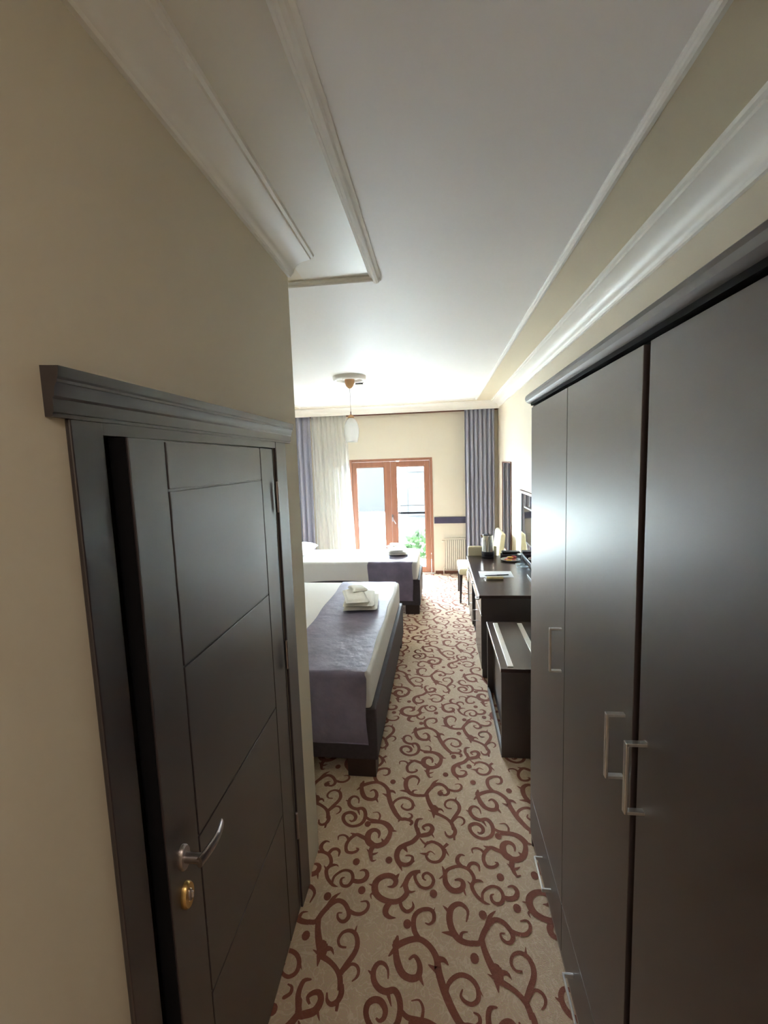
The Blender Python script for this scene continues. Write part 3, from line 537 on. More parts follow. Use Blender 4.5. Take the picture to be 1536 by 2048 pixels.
# ------------------------------------------------------------------ curtains
def drape(name, x0, x1, y, zt, zb, folds, amp, m, label, x0b=None, x1b=None, seed=1, group=None):
    rnd = random.Random(seed); x0b = x0 if x0b is None else x0b; x1b = x1 if x1b is None else x1b
    nx = folds*10; nz = 14; ph = [rnd.uniform(-.5, .5) for _ in range(folds+2)]; am = [rnd.uniform(.6, 1.25) for _ in range(folds+2)]
    vs = []; fs = []
    for j in range(nz+1):
        t = j/nz; z = zt+(zb-zt)*t
        a0 = x0+(x0b-x0)*t; a1 = x1+(x1b-x1)*t
        for i in range(nx+1):
            s = i/nx; k = s*folds; q = min(int(k), folds-1); fr_ = k-q
            A = am[q]*(1-fr_)+am[q+1]*fr_; P = ph[q]*(1-fr_)+ph[q+1]*fr_
            yy = y+amp*A*(.8+.3*t)*math.sin(2*PI*k+P+.2*math.sin(2.2*t+q))
            xx = a0+(a1-a0)*s+.22*amp*math.cos(2*PI*k+P*2)*(s*(1-s)*4)
            vs.append((xx, yy, z))
    w_ = nx+1
    for j in range(nz):
        for i in range(nx): fs.append((j*w_+i, j*w_+i+1, (j+1)*w_+i+1, (j+1)*w_+i))
    root = thing(name, label, 'curtain', ((x0+x1)/2, y, 0), group)
    MB().add(vs, fs).build('cloth', m, root, smooth=True, angle=80)
    # heading tape and its rail hooks, tucked behind the pelmet
    B(x0+.01, x1-.01, y-.006, y+.006, zt-.01, zt+.02).build('heading_tape', m, root)
    return root
drape('grey_curtain', -2.57, -2.12, 7.45, 2.76, .02, 5, .036, 'curtain', 'grey curtain bunched at the left of the balcony door, behind the sheer', x1b=-2.13, seed=3)
drape('grey_curtain', .43, .90, 7.395, 2.76, .02, 7, .046, 'curtain', 'grey curtain bunched in the right corner beside the radiator', seed=5)
drape('sheer_curtain', -2.09, -1.500, 7.39, 2.76, .02, 8, .024, 'sheer', 'white sheer curtain pulled to the left of the balcony door', x1b=-1.405, seed=8)
struct(B(XW, XR, 7.505, YF, 2.700, 2.735).build('trim_16', 'baseboard'))

# ------------------------------------------------------------------ radiator
rd = thing('radiator', 'white ribbed steel panel radiator under the dark wall rail', 'radiator', (.35, 7.5, 0))
B(.09, .66, 7.500, 7.515, .07, .604, b=.004).build('back_panel', 'radiator_gap', rd)
B(.085, .665, 7.478, 7.518, .595, .612, b=.003).build('top_grille', 'radiator', rd)
for i in range(17):
    x = .100+i*.0335
    B(x, x+.0215, 7.480, 7.501, .085, .590, b=.006).build('rib', 'radiator', rd)
MB().tube([(.088, 7.498, .565), (.06, 7.498, .565)], .012).tube([(.065, 7.498, .565), (.035, 7.498, .565)], [.02, .018]).build('valve', 'radiator', rd, smooth=True)
MB().tube([(.06, 7.498, .11), (.06, 7.498, .003)], .009).tube([(.09, 7.498, .11), (.05, 7.498, .11)], .013).build('pipe', 'radiator', rd, smooth=True)
for x in (.30, .55): MB().tube([(x, 7.49, .25), (x, 7.531, .25)], .01).build('wall_bracket', 'radiator', rd)

# ------------------------------------------------------------------ beds
def bed(name, x1, y0, y1, label, seam):
    x0 = -2.42; r = thing(name, label, 'bed', ((x0+x1)/2, (y0+y1)/2, 0))
    B(x0, x1, y0, y1, .115, .445, b=.008).build('bed_base', 'bed_fabric', r)
    for yy in (y0+.005, y1-.125):
        for xx in (x1-.19, x0+.01): B(xx, xx+.175, yy, yy+.12, 0, .117, b=.003).build('foot', 'bed_wood', r)
    B(x0+.02, x1-.028, y0+.004, y1-.004, .436, .672, b=.028, seg=5).build('mattress', 'sheet', r, smooth=True, angle=60)
    B(XW+.004, x0-.004, y0-.02, y1+.02, .0, 1.05, b=.01).build('headboard', 'bed_fabric', r)
    # tucked sheet edge hanging along the near side and the foot end
    def sag(co): return Vector((co.x, co.y-.004*math.sin(co.x*9), co.z+.012*math.sin(co.x*5+1) if co.z < .5 else co.z))
    mb = MB(); n = 36
    for k in range(2 if seam else 1):
        a, b_ = ((x0+.05, x1-.10), (seam, x1-.10))[k]
        vs = []; fs = []
        for i in range(n+1):
            x = a+(b_-a)*i/n
            zb = .418+.02*math.sin(x*4.2+.7) if k == 0 else .452
            off = .006+.004*k+.003*math.sin(x*13)
            for z, o_ in ((.625, -.0005), (.56, off*.8), (.48, off*1.1), (zb, off*1.2)): vs.append((x, y0+.002-o_, z))
        for i in range(n):
            for q in range(3): fs.append((i*4+q, (i+1)*4+q, (i+1)*4+q+1, i*4+q+1))
        MB().add(vs, fs).build('sheet_drop', 'sheet', r, smooth=True, angle=80)
    return r
bed('double_bed', -.40, 2.515, 4.55, 'large bed nearest the corridor, white linen over a charcoal base', None)
bed('single_bed', -.255, 5.47, 6.35, 'smaller bed in front of the balcony door, white linen', -1.24)
def runner(x0, x1, y0, y1, zt, zn, zf, label, seed):
    """cloth laid over the mattress, hanging down its near and far sides"""
    rnd = random.Random(seed); prof = []
    yn = y0-.022; yf = y1+.014; R = .032
    def arc(cy, cz, a0, a1, n): return [(cy+R*math.cos(a0+(a1-a0)*i/n), cz+R*math.sin(a0+(a1-a0)*i/n)) for i in range(n+1)]
    n1 = 9
    for i in range(n1): prof.append((yn-.004*math.sin(i*.9), zn+(zt-R-zn)*i/n1))
    prof += arc(yn+R, zt-R, PI, PI/2, 6)
    n2 = 26
    for i in range(1, n2): prof.append((yn+R+(yf-yn-2*R)*i/n2, zt+.0012*math.sin(i*1.3+seed)))
    prof += arc(yf-R, zt-R, PI/2, 0, 6)
    for i in range(1, 8): prof.append((yf, zt-R+(zf-zt+R)*i/7))
    nx = 22; vs = []; fs = []; k = len(prof)
    for i in range(nx+1):
        x = x0+(x1-x0)*i/nx
        for q, (y, z) in enumerate(prof):
            wob = .0035*math.sin(9*x+q*.5+seed)+.002*math.sin(23*x-q*.8)
            dz = abs(wob)*.5 if q >= n1+3 and q < n1+6+n2+3 else 0
            dy = -abs(wob)*1.2 if q < n1 else 0
            dx = (.006*math.sin(q*.7+seed) if i in (0, nx) else 0)
            vs.append((x+dx, y+dy, z+dz+(.012*(x-x0)/(x1-x0)*-1 if q == 0 else 0)))
    for i in range(nx):
        for q in range(k-1): fs.append((i*k+q, (i+1)*k+q, (i+1)*k+q+1, i*k+q+1))
    rt = thing('bed_runner', label, 'bed runner', ((x0+x1)/2, (y0+y1)/2, zt))
    o = MB().add(vs, fs).build('runner_cloth', 'runner', rt, smooth=True, angle=80)
    hem = MB()
    for q0 in (0,):
        hem.tube([(x0+(x1-x0)*i/10, prof[0][0]-.003, prof[0][1]+.006-.012*i/10) for i in range(11)], .0035, 6)
    hem.build('hem', 'runner', rt, smooth=True)
    return rt
runner(-1.02, -.455, 2.519, 4.546, .676, .236, .42, 'mauve grey satin runner across the foot of the large near bed', 2)
runner(-.905, -.345, 5.474, 6.346, .676, .190, .42, 'mauve grey satin runner across the foot of the smaller far bed', 5)
def towel_piece(x0, x1, y0, y1, z0, z1, puff, seed, rot=0, c=None):
    rnd = random.Random(seed); nx, ny = 12, 12; cx, cy = (x0+x1)/2, (y0+y1)/2
    vs = []; fs = []
    def P(u, v, top):
        e = (1-abs(2*u-1)**4.0)*(1-abs(2*v-1)**5.0); e = max(e, 0)**.5
        z = z0+(z1-z0)*(.5+(.5*e if top else -.5*e))+(puff*math.sin(u*5+seed)*math.sin(v*4+seed*2)*e if top else 0)
        x = x0+(x1-x0)*u; y = y0+(y1-y0)*v; s_ = .97+.03*math.cos(seed+4*u)
        x, y = cx+(x-cx)*s_, cy+(y-cy)*s_
        ca, sa = math.cos(rot), math.sin(rot); dx, dy = x-cx, y-cy
        return (cx+dx*ca-dy*sa, cy+dx*sa+dy*ca, z)
    for top in (1, 0):
        b = len(vs)
        for i in range(nx+1):
            for j in range(ny+1): vs.append(P(i/nx, j/ny, top))
        for i in range(nx):
            for j in range(ny):
                a = b+i*(ny+1)+j; fs.append((a, a+1, a+ny+2, a+ny+1) if top else (a, a+ny+1, a+ny+2, a+1))
    mb = MB().add(vs, fs); return mb
def towels(cx, cy, z, s, label, rot):
    t = thing('folded_towels', label, 'towels', (cx, cy, z))
    def Q(dx, dy): return cx+dx*math.cos(rot)-dy*math.sin(rot), cy+dx*math.sin(rot)+dy*math.cos(rot)
    def piece(name, dx, dy, w, l, z0, z1, seed, r=0, puff=.004):
        x, y = Q(dx*s, dy*s); o = towel_piece(x-w*s/2, x+w*s/2, y-l*s/2, y+l*s/2, z+z0*s, z+z1*s, puff, seed, rot+r).build(name, 'towel', t, smooth=True, angle=70)
        o.modifiers.new('weld', 'WELD').merge_threshold = .0004
        return o
    piece('bath_towel', .01, 0, .29, .47, 0, .046, 1, 0, .003)
    piece('bath_towel_fold', -.012, -.004, .27, .455, .034, .078, 2, .03, .005)
    piece('hand_towel', -.050, -.02, .20, .42, .064, .106, 3, .20, .007)
    piece('top_fold', -.035, .12, .15, .20, .094, .126, 4, .38, .006)
    return t
towels(-.70, 3.78, .680, 1.0, 'folded white towels on the runner of the near bed', .10)
towels(-.57, 5.98, .680, .92, 'folded white towels on the runner of the far bed', .05)
pl = thing('pillow', 'white pillow at the head of the far bed beside the curtain', 'pillow', (-2.06, 5.92, .672))
pw = MB(); vs = []; fs = []; n = 16
for top in (1, 0):
    b = len(vs)
    for i in range(n+1):
        for j in range(n+1):
            u, v = i/n, j/n; e = max((1-(2*u-1)**4)*(1-(2*v-1)**4), 0)**.5
            vs.append((-2.36+.60*u, 5.56+.72*v, .745+(.085*e if top else -.066*e)))
    for i in range(n):
        for j in range(n): a = b+i*(n+1)+j; fs.append((a, a+1, a+n+2, a+n+1))
po = pw.add(vs, fs).build('pillowcase', 'sheet', pl, smooth=True, angle=80)
po.modifiers.new('weld', 'WELD').merge_threshold = .001

# ------------------------------------------------------------------ pendant lamp, ceiling rose, smoke detector
RX, RY = -.905, 4.74
rs = struct(MB().lathe([(.0, ZC), (.0, 2.798), (.050, 2.796), (.066, 2.786), (.076, 2.792), (.080, 2.804), (.120, 2.806), (.128, 2.790), (.140, 2.779), (.158, 2.777), (.170, 2.786), (.174, 2.80), (.174, ZC)], RX, RY, 48).build('trim_17', 'plaster', smooth=True, angle=30))
pd = thing('pendant_lamp', 'pendant lamp with wooden canopy and milky ribbed glass shade', 'lamp', (RX, RY, 2.4))
MB().lathe([(0, 2.796), (.048, 2.796), (.052, 2.778), (.048, 2.752), (.036, 2.722), (.017, 2.702), (.004, 2.697), (0, 2.697)], RX, RY, 28).build('canopy', 'wood', pd, smooth=True)
MB().tube([(RX, RY, 2.702), (RX, RY, 2.455)], .0028, 8).build('cord', 'dull_metal', pd, smooth=True)
MB().tube([(RX, RY, 2.462), (RX, RY, 2.425)], [.005, .007], 12).build('cord_grip', 'baseboard', pd, smooth=True)
MB().lathe([(0, 2.430), (.014, 2.428), (.030, 2.412), (.034, 2.398), (.030, 2.394), (0, 2.394)], RX, RY, 28).build('cap', 'wood', pd, smooth=True)
MB().lathe([(0, 2.396), (.020, 2.394), (.020, 2.335), (.016, 2.33), (0, 2.33)], RX, RY, 20).build('socket', 'bulb', pd, smooth=True)
pr = [(.028, 2.394), (.048, 2.372), (.066, 2.335), (.077, 2.290), (.079, 2.245), (.075, 2.205), (.066, 2.168), (.060, 2.145)]
pp = catmull(pr, 3)
out = MB(); vs = []; fs = []; n = 48; k = len(pp)
for i in range(n):
    a = 2*PI*i/n
    for q, (r, z) in enumerate(pp):
        rr = r+(.0012 if i % 2 else 0)*math.sin(PI*q/k); vs.append((RX+rr*math.cos(a), RY+rr*math.sin(a), z))
for i in range(n):
    j = (i+1) % n
    for q in range(k-1): fs.append((i*k+q, j*k+q, j*k+q+1, i*k+q+1))
out.add(vs, fs).build('glass_shade', 'shade', pd, smooth=True, angle=80)
MB().lathe([(.058, 2.147), (.062, 2.147), (.062, 2.141), (.058, 2.141)], RX, RY, 40, close=True).build('shade_rim', 'china', pd, smooth=True)
sm = thing('smoke_detector', 'small white smoke detector beside the pendant canopy', 'detector', (-.845, 4.98, ZC))
MB().lathe([(0, ZC), (.050, ZC), (.050, 2.792), (.046, 2.788), (0, 2.788)], -.845, 4.98, 28).build('detector_base', 'plaster', sm, smooth=True)
MB().lathe([(0, 2.789), (.042, 2.789), (.042, 2.778), (0, 2.776)], -.845, 4.98, 28).build('vent_ring', 'black', sm, smooth=True)
MB().lathe([(0, 2.777), (.036, 2.777), (.028, 2.768), (0, 2.766)], -.845, 4.98, 28).build('detector_cap', 'plaster', sm, smooth=True)

# ------------------------------------------------------------------ wardrobe
WX = .42
wr = thing('wardrobe', 'tall dark brown three-door wardrobe along the right corridor wall', 'wardrobe', (.69, 1.3, 0))
WY = [2.112, 1.545, .995, .425]
c = MB().box(WX+.021, XR-.004, .405, 2.110, .075, 2.155)
c.build('carcass', 'black', wr)
B(WX+.006, XR-.003, 2.092, 2.115, 0, 2.155, b=.001).build('side_panel', 'wenge', wr); B(WX+.02, XR-.003, .40, .42, 0, 2.155, b=.001).build('side_panel', 'wenge', wr)
B(WX+.018, XR-.01, .42, 2.092, .0, .072).build('plinth', 'wenge', wr)
CP = [(-.02, 0), (.008, 0), (.020, .004), (.030, .012), (.034, .024), (.030, .036), (.020, .044), (.004, .048), (-.50, .048), (-.50, .03), (-.02, .03)]
MB().sweep(CP, [(WX+.012, .38, 2.160), (WX+.012, 2.150, 2.160)], [(Vector((-1, 0, 0)), Z3)]*2).build('crown', 'wenge', wr, smooth=True, angle=30)
B(WX-.002, XR-.01, .40, 2.116, 2.150, 2.166).build('top_board', 'black', wr)
def bracket(parent, pts, w=.011, t=.006, axis='z', m='chrome', name='handle'):
    """square bow handle: pts = mount A, mount B on the front plane x; stands off by s"""
    x, ya, za, yb, zb, s = pts; mb = MB()
    if axis == 'z':
        for z in (za, zb): mb.box(x-s, x+.001, ya-w/2, ya+w/2, z-t/2, z+t/2, b=.001)
        mb.box(x-s-.002, x-s+t-.002, ya-w/2, ya+w/2, za-t/2, zb+t/2, b=.0015)
    else:
        for y in (ya, yb): mb.box(x-s, x+.001, y-t/2, y+t/2, za-w/2, za+w/2, b=.001)
        mb.box(x-s-.002, x-s+t-.002, ya-t/2, yb+t/2, za-w/2, za+w/2, b=.0015)
    return mb.build(name, m, parent)
g = .0022
for i, (hy, z0) in enumerate(((1.585, .276), (1.045, .276), (.935, .078))):
    y1, y0 = WY[i], WY[i+1]
    yy0 = y0+g; yy1 = y1-g
    if i == 1: yy0 += .004
    if i == 2: yy1 -= .022
    d = B(WX, WX+.019, yy0, yy1, z0, 2.140, b=.0012).build('door', 'wenge', wr)
    bracket(d, (WX, hy, 1.160, hy, 1.315, .040), w=.014, t=.007)
for i, (a, b_) in enumerate(((1.700, 1.850), (1.245, 1.395))):
    d = B(WX, WX+.019, WY[i+1]+g, WY[i]-g, .078, .272, b=.0012).build('drawer_front', 'wenge', wr)
    bracket(d, (WX, a, .168, b_, .168, .034), w=.014, t=.007, axis='y')
B(WX+.001, WX+.019, .42, 2.10, .060, .074).build('bottom_edge_strip', 'dull_metal', wr)

# ------------------------------------------------------------------ luggage bench
lb = thing('luggage_bench', 'low dark luggage bench with two metal strips between wardrobe and desk', 'bench', (.66, 3.18, 0))
BX, BY0, BY1, BZ = .366, 2.76, 3.60, .600
B(BX, XR-.003, BY0, BY1, BZ-.025, BZ, b=.002).build('bench_top', 'desk', lb)
B(BX+.003, XR-.004, BY0+.002, BY0+.024, 0, BZ-.026, b=.001).build('end_panel', 'wenge', lb); B(BX+.003, XR-.004, BY1-.024, BY1-.002, 0, BZ-.026, b=.001).build('end_panel', 'wenge', lb)
B(BX+.05, BX+.07, BY0+.024, BY1-.024, .0, BZ-.026).build('front_panel', 'wenge', lb)
B(XR-.03, XR-.01, BY0+.024, BY1-.024, .06, BZ-.026).build('back_panel', 'wenge', lb)
B(BX+.002, BX+.018, BY0+.024, BY1-.024, 0.0, .05).build('bottom_rail', 'wenge', lb)
for x in (.412, .600): B(x, x+.036, BY0+.03, BY1-.04, BZ-.002, BZ+.006, b=.002).build('metal_strip', 'strip', lb)
B(BX-.0012, BX+.001, BY0, BY1, BZ-.023, BZ-.002).build('edge_glint', 'glint_bevel', lb)  # bright band imitating the reflection along the bench's front edge

# ------------------------------------------------------------------ desk
dk = thing('desk', 'dark brown desk with three drawers and a glint strip on its front edge along the right wall', 'desk', (.65, 4.64, 0))
DY0, DY1, DFX = 3.835, 5.45, .345
B(DFX-.018, XR-.003, DY0-.012, DY1+.01, .722, .750, b=.003).build('desk_top', 'desk', dk)
B(DFX-.0215, DFX-.0175, DY0-.010, DY1+.008, .7235, .7485, b=.001).build('glint_strip', 'glint_bevel', dk)  # bright strip added to imitate window light reflected on the desk edge
for y in (DY0, DY1-.02): B(DFX+.006, XR-.004, y, y+.02, .0, .722, b=.001).build('side_panel', 'wenge', dk)
for y in (4.435, 4.915): B(DFX+.012, XR-.02, y, y+.018, .06, .722).build('partition', 'wenge', dk)
B(XR-.03, XR-.012, DY0+.02, DY1-.02, .1, .722).build('back_panel', 'wenge', dk)
B(DFX+.022, XR-.03, DY0+.02, DY1-.02, .552, .566).build('drawer_floor', 'wenge', dk)
for y0, y1 in ((DY0+.022, 4.435), (4.933, DY1-.022)): B(DFX+.03, XR-.03, y0, y1, 0, .07).build('plinth', 'wenge', dk)
ds = [DY0+.004, 4.372, 4.910, DY1-.004]
for a, b_ in zip(ds, ds[1:]):
    d = B(DFX, DFX+.018, a+.002, b_-.002, .570, .716, b=.001).build('drawer_front', 'desk', dk)
    yc = (a+b_)/2; bracket(d, (DFX, yc-.032, .640, yc+.032, .640, .026), w=.012, t=.008, axis='y')
    B(DFX-.0008, DFX+.016, a+.003, b_-.003, .567, .5698).build('lower_glint', 'glint_bevel', d)  # sky glint along the drawer bottom, made as a bright strip
for a, b_, hy in ((DY0+.004, 4.450, 4.405), (4.920, DY1-.004, 4.965)):
    d = B(DFX, DFX+.018, a+.002, b_-.002, .078, .560, b=.001).build('door', 'desk', dk)
    bracket(d, (DFX, hy, .315, hy, .425, .030), w=.010, t=.006)
    B(DFX-.0008, DFX+.016, a+.003, b_-.003, .5602, .563).build('upper_glint', 'glint_bevel', d)  # sky glint along the door top, made as a bright strip

# ------------------------------------------------------------------ mirrors and television on the right wall
mr = thing('wall_mirror', 'wide mirror with a dark top rail above the desk', 'mirror', (XR, 4.7, 1.15))
B(XR-.012, XR-.004, 3.92, 5.385, .800, 1.512, b=.003).build('mirror_glass', 'mirror', mr)
B(XR-.028, XR-.001, 3.90, 5.40, 1.512, 1.548, b=.008).build('top_rail', 'baseboard', mr)
B(XR-.020, XR-.001, 3.90, 5.40, .768, .800, b=.004).build('bottom_rail', 'wenge', mr)
B(XR-.014, XR-.0005, 5.385, 5.396, .800, 1.512, b=.004).build('bevel_edge', 'glint_bevel', mr)
B(XR-.004, XR-.0005, 3.92, 5.385, .79, 1.515).build('backing', 'black', mr)
tm = thing('tall_mirror', 'tall narrow wall mirror with thin dark frame beyond the desk', 'mirror', (XR, 6.53, 1.23))
B(XR-.010, XR-.003, 6.145, 6.915, .605, 1.850).build('mirror_glass', 'mirror', tm)
f = MB().box(XR-.016, XR-.0005, 6.13, 6.145, .59, 1.868, b=.002).box(XR-.016, XR-.0005, 6.915, 6.93, .59, 1.868, b=.002).box(XR-.016, XR-.0005, 6.145, 6.915, 1.850, 1.868, b=.002).box(XR-.016, XR-.0005, 6.145, 6.915, .59, .605, b=.002)
f.build('mirror_frame', 'baseboard', tm)
tv = thing('television', 'flat television on a stand in front of the desk mirror', 'television', (.89, 4.35, .75))
def tilt(p): return Vector((p.x-(p.z-1.06)*-.0+(1.06-p.z)*.055, p.y, p.z))
B(.884, .916, 3.98, 4.712, 1.035, 1.425, b=.005, fn=tilt).build('tv_housing', 'dark_plastic', tv)
B(.8815, .8845, 3.995, 4.698, 1.060, 1.412, fn=tilt).build('tv_screen', 'screen', tv)
B(.905, .932, 4.55, 4.62, 1.22, 1.30, fn=tilt).build('rear_box', 'dark_plastic', tv)
MB().box(.885, .915, 4.29, 4.41, .765, 1.05, b=.004).build('stand_neck', 'dark_plastic', tv)
B(.855, .945, 4.20, 4.50, .7505, .768, b=.006).build('stand_foot', 'dark_plastic', tv)

# ------------------------------------------------------------------ things on the desk
DT = .7502
kt = thing('kettle', 'brushed steel kettle on dark base at the far end of the desk', 'kettle', (.566, 5.36, DT))
KX, KY = .566, 5.36
MB().lathe([(0, DT), (.074, DT), (.076, DT+.012), (.072, DT+.022), (0, DT+.024)], KX, KY, 32).build('power_base', 'dark_plastic', kt, smooth=True)
MB().lathe([(0, DT+.024), (.072, DT+.024), (.074, DT+.034), (.0735, DT+.074), (.072, DT+.078), (0, DT+.078)], KX, KY, 32).build('lower_band', 'dark_plastic', kt, smooth=True)
MB().lathe([(.0725, DT+.078), (.071, DT+.12), (.067, DT+.20), (.063, DT+.262), (.060, DT+.268), (.050, DT+.270)], KX, KY, 36).build('body', 'steel', kt, smooth=True)
MB().lathe([(.0605, DT+.266), (.056, DT+.277), (.02, DT+.282), (.014, DT+.290), (0, DT+.291)], KX, KY, 28).build('lid', 'dark_plastic', kt, smooth=True)
MB().sweep([(-.022, .0), (.022, .0), (.010, -.05), (-.010, -.05)], [(KX-.055, KY, DT+.268), (KX-.083, KY, DT+.276)], [(Vector((0, 1, 0)), Z3), (Vector((0, .7, 0)), Vector((0, 0, .35)))]).build('spout', 'steel', kt, smooth=True)
MB().tube(catmull([(KX+.035, KY+.045, DT+.262), (KX+.05, KY+.095, DT+.262), (KX+.055, KY+.118, DT+.20), (KX+.05, KY+.110, DT+.11), (KX+.035, KY+.062, DT+.085)], 5), .010, 10).build('handle', 'dark_plastic', kt, smooth=True)

tr = thing('dark_tray_box', 'low dark box behind the plate of sweets on the desk', 'box', (.86, 5.36, DT))
B(.72, .945, 5.30, 5.43, DT, DT+.040, b=.008).build('box_body', 'dark_plastic', tr)
B(.73, .94, 5.34, 5.432, DT+.0405, DT+.070, b=.012).build('box_lid', 'dark_plastic', tr)
PXc, PYc = .800, 5.175
pt = thing('plate', 'round white plate of wrapped sweets on the desk', 'plate', (PXc, PYc, DT))
MB().lathe([(0, DT), (.062, DT), (.066, DT+.004), (.108, DT+.016), (.110, DT+.019), (.106, DT+.020), (.064, DT+.009), (0, DT+.008)], PXc, PYc, 40).build('dish', 'china', pt, smooth=True)
def packet(cx, cy, z, w, l, h, m, a, label):
    """pillow-shaped wrapped sweet with crimped ends"""
    vs = []; fs = []; n = 8; m_ = 6
    for i in range(n+1):
        t = i/n; x = -l/2+l*t; e = max(.12, (1-abs(2*t-1)**4)) if 0 < i < n else .12
        for q in range(m_*2):
            an = 2*PI*q/(m_*2); yy = w/2*math.cos(an)*(1 if .12 < e else 1.05); zz = h/2+h/2*e*math.sin(an)
            vs.append((cx+x*math.cos(a)-yy*math.sin(a), cy+x*math.sin(a)+yy*math.cos(a), z+zz))
    k = m_*2
    for i in range(n):
        for q in range(k): p = (q+1) % k; fs.append((i*k+q, i*k+p, (i+1)*k+p, (i+1)*k+q))
    fs.append(tuple(range(k))); fs.append(tuple(n*k+q for q in range(k)))
    o = MB().add(vs, fs).build('wrapped_sweet', m, smooth=True, angle=60)
    return tag(o, label, 'sweet', 'wrapped sweets on the plate')
zp = DT+.0105
packet(.775, 5.120, zp, .035, .062, .016, 'yellow_wrap', .2, 'yellow wrapped sweet at the front of the plate')
packet(.832, 5.138, zp, .034, .058, .016, 'pink_wrap', -.5, 'pink wrapped sweet at the front right of the plate')
packet(.752, 5.170, zp, .033, .060, .016, 'pink_wrap', 1.1, 'pink wrapped sweet at the left edge of the plate')
packet(.845, 5.200, zp+.004, .036, .066, .020, 'red_wrap', .4, 'red wrapped sweet at the right of the plate')
packet(.800, 5.170, zp+.018, .036, .064, .018, 'yellow_wrap', -.3, 'yellow wrapped sweet lying on top of the pile')
packet(.800, 5.215, zp+.0035, .036, .064, .022, 'red_wrap', .1, 'red wrapped sweet at the back of the plate')
packet(.838, 5.180, zp+.026, .034, .060, .018, 'red_wrap', -.2, 'red wrapped sweet crowning the pile')
packet(.800, 5.245, zp+.006, .034, .056, .018, 'cream_wrap', .1, 'cream wrapped sweet at the rear rim of the plate')
def tumbler(cx, cy, label, coaster):
    cs = tag(MB().lathe([(0, DT), (.052, DT), (.052, DT+.003), (0, DT+.003)], cx, cy, 28).build('coaster', 'paper', smooth=True, angle=30), coaster, 'coaster', 'paper coasters under the tumblers')
    z = DT+.0032; t = thing('tumbler', label, 'glass', (cx, cy, z), 'upturned tumblers on the desk')
    MB().lathe([(.034, z), (.0375, z), (.0375, z+.006), (.032, z+.112), (.030, z+.118), (0, z+.118), (0, z+.106), (.028, z+.106), (.0295, z+.10), (.034, z)], cx, cy, 28).build('glass_body', 'tumbler', t, smooth=True)
    MB().lathe([(.0335, z+.0003), (.0378, z+.0003), (.0384, z+.004), (.0378, z+.008), (.0365, z+.008)], cx, cy, 28).build('rim', 'tumbler', t, smooth=True)
tumbler(.872, 4.985, 'clear tumbler standing on the desk beside the sweets', 'white coaster under the tumbler nearer the sweets')
tumbler(.893, 4.868, 'clear tumbler standing nearest the television', 'white coaster under the tumbler nearest the television')
pa = MB().sweep([(-.5, 0), (.5, 0), (.5, .0012), (-.5, .0012)], [(.556, 4.43, DT), (.560, 4.67, DT)], [(Vector((.330, 0, 0)), Z3)]*2).build('paper_sheet', 'paper')
tag(pa, 'white sheet of paper lying across the desk', 'paper')
pn = thing('pen', 'dark pen lying on the paper sheet', 'pen', (.56, 4.49, DT))
z = DT+.0062
MB().tube([(.44, 4.470, z), (.452, 4.471, z), (.56, 4.490, z)], [.0015, .0045, .0048], 10).build('barrel', 'dark_plastic', pn, smooth=True)
MB().tube([(.56, 4.490, z), (.675, 4.510, z), (.680, 4.511, z)], [.0055, .0055, .003], 10).build('cap', 'black', pn, smooth=True)
MB().tube([(.436, 4.4693, z), (.441, 4.4702, z)], [.0006, .0014], 8).build('tip', 'chrome', pn, smooth=True)
kf = thing('key_fob', 'cream cylindrical key fob with metal ends in front of the paper', 'key fob', (.53, 4.36, DT))
z = DT+.0142
MB().tube([(.447, 4.352, z), (.452, 4.352, z), (.600, 4.352, z), (.606, 4.352, z)], [.010, .0135, .0135, .010], 16).build('fob_body', 'cream_wrap', kf, smooth=True)
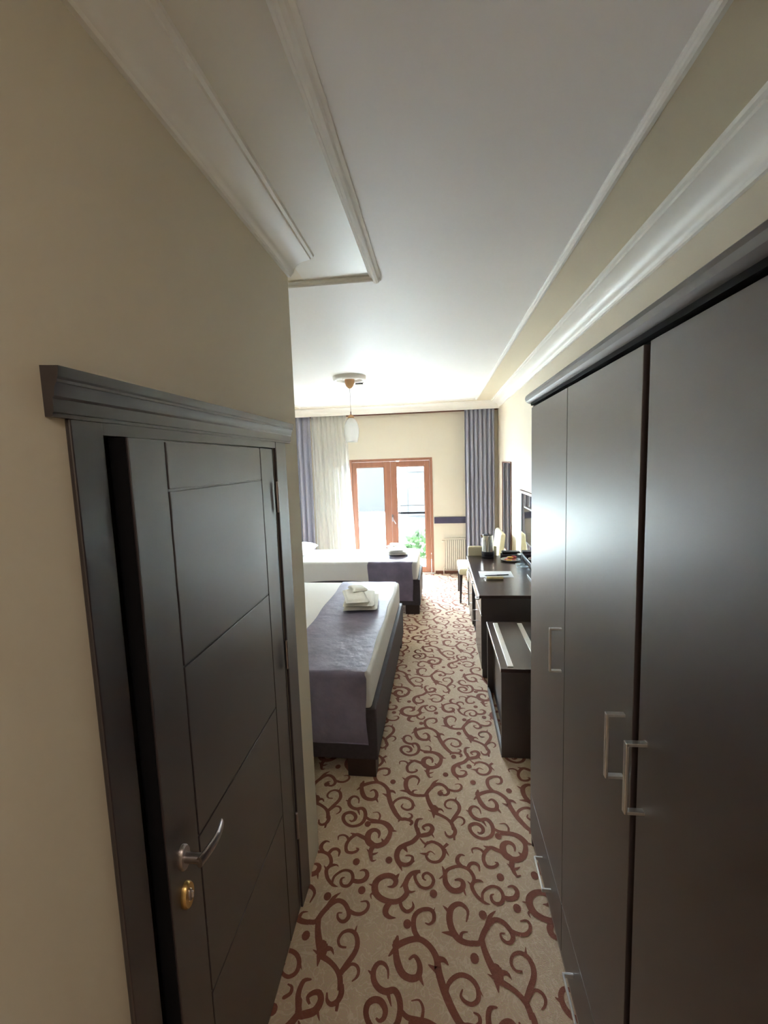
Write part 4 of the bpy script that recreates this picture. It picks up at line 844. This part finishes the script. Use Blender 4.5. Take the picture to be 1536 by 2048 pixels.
MB().tube([(.436, 4.352, z), (.449, 4.352, z)], [.006, .0105], 14).build('end_cap', 'chrome', kf, smooth=True)
ky = MB().box(.425, .436, 4.285, 4.345, DT+.001, DT+.004, b=.001).lathe([(.006, DT+.001), (.013, DT+.001), (.013, DT+.0045), (.006, DT+.0045)], .431, 4.352, 18, close=True)
ky.build('key', 'chrome', kf, smooth=True, angle=30)
MB().tube([(.436+.012*math.cos(t*PI/6), 4.375+.012*math.sin(t*PI/6), DT+.003) for t in range(13)], .0016, 6).build('key_ring', 'chrome', kf, smooth=True)

# ------------------------------------------------------------------ chairs
def rounded(x0, x1, y0, y1, z0, z1, b, name, m, parent, fn=None):
    return B(x0, x1, y0, y1, z0, z1, b=b, seg=4, fn=fn).build(name, m, parent, smooth=True, angle=50)
ca = thing('upholstered_chair', 'cream chair turned sideways, its leaning back against the wall', 'chair', (.54, 6.22, 0))
rounded(.245, .80, 5.915, 6.525, .385, .470, .028, 'seat', 'leather', ca)
def lean(p): return Vector((p.x+(p.z-.44)*.12, p.y, p.z))
rounded(.735, .805, 5.935, 6.505, .44, .935, .030, 'backrest', 'leather', ca, fn=lean)
for x in (.275, .76):
    for y in (5.945, 6.495):
        s = 1 if x < .5 else -1
        MB().sweep([(-1, -1), (1, -1), (1, 1), (-1, 1)], [(x, y, .386), (x-.012*s, y, 0)], [(Vector((.020, 0, 0)), Vector((0, .020, 0))), (Vector((.011, 0, 0)), Vector((0, .011, 0)))]).build('leg', 'leg', ca)
cb = thing('upholstered_chair', 'cream chair standing behind the far end of the desk, its back showing', 'chair', (.50, 5.66, 0))
rounded(.340, .690, 5.490, 5.550, .44, .858, .022, 'backrest', 'leather', cb)
rounded(.340, .690, 5.552, 5.880, .385, .470, .028, 'seat', 'leather', cb)
for x in (.37, .66):
    for y in (5.53, 5.85):
        MB().sweep([(-1, -1), (1, -1), (1, 1), (-1, 1)], [(x, y, .445 if y < 5.6 else .386), (x, y, 0)], [(Vector((.018, 0, 0)), Vector((0, .018, 0))), (Vector((.011, 0, 0)), Vector((0, .011, 0)))]).build('leg', 'leg', cb)
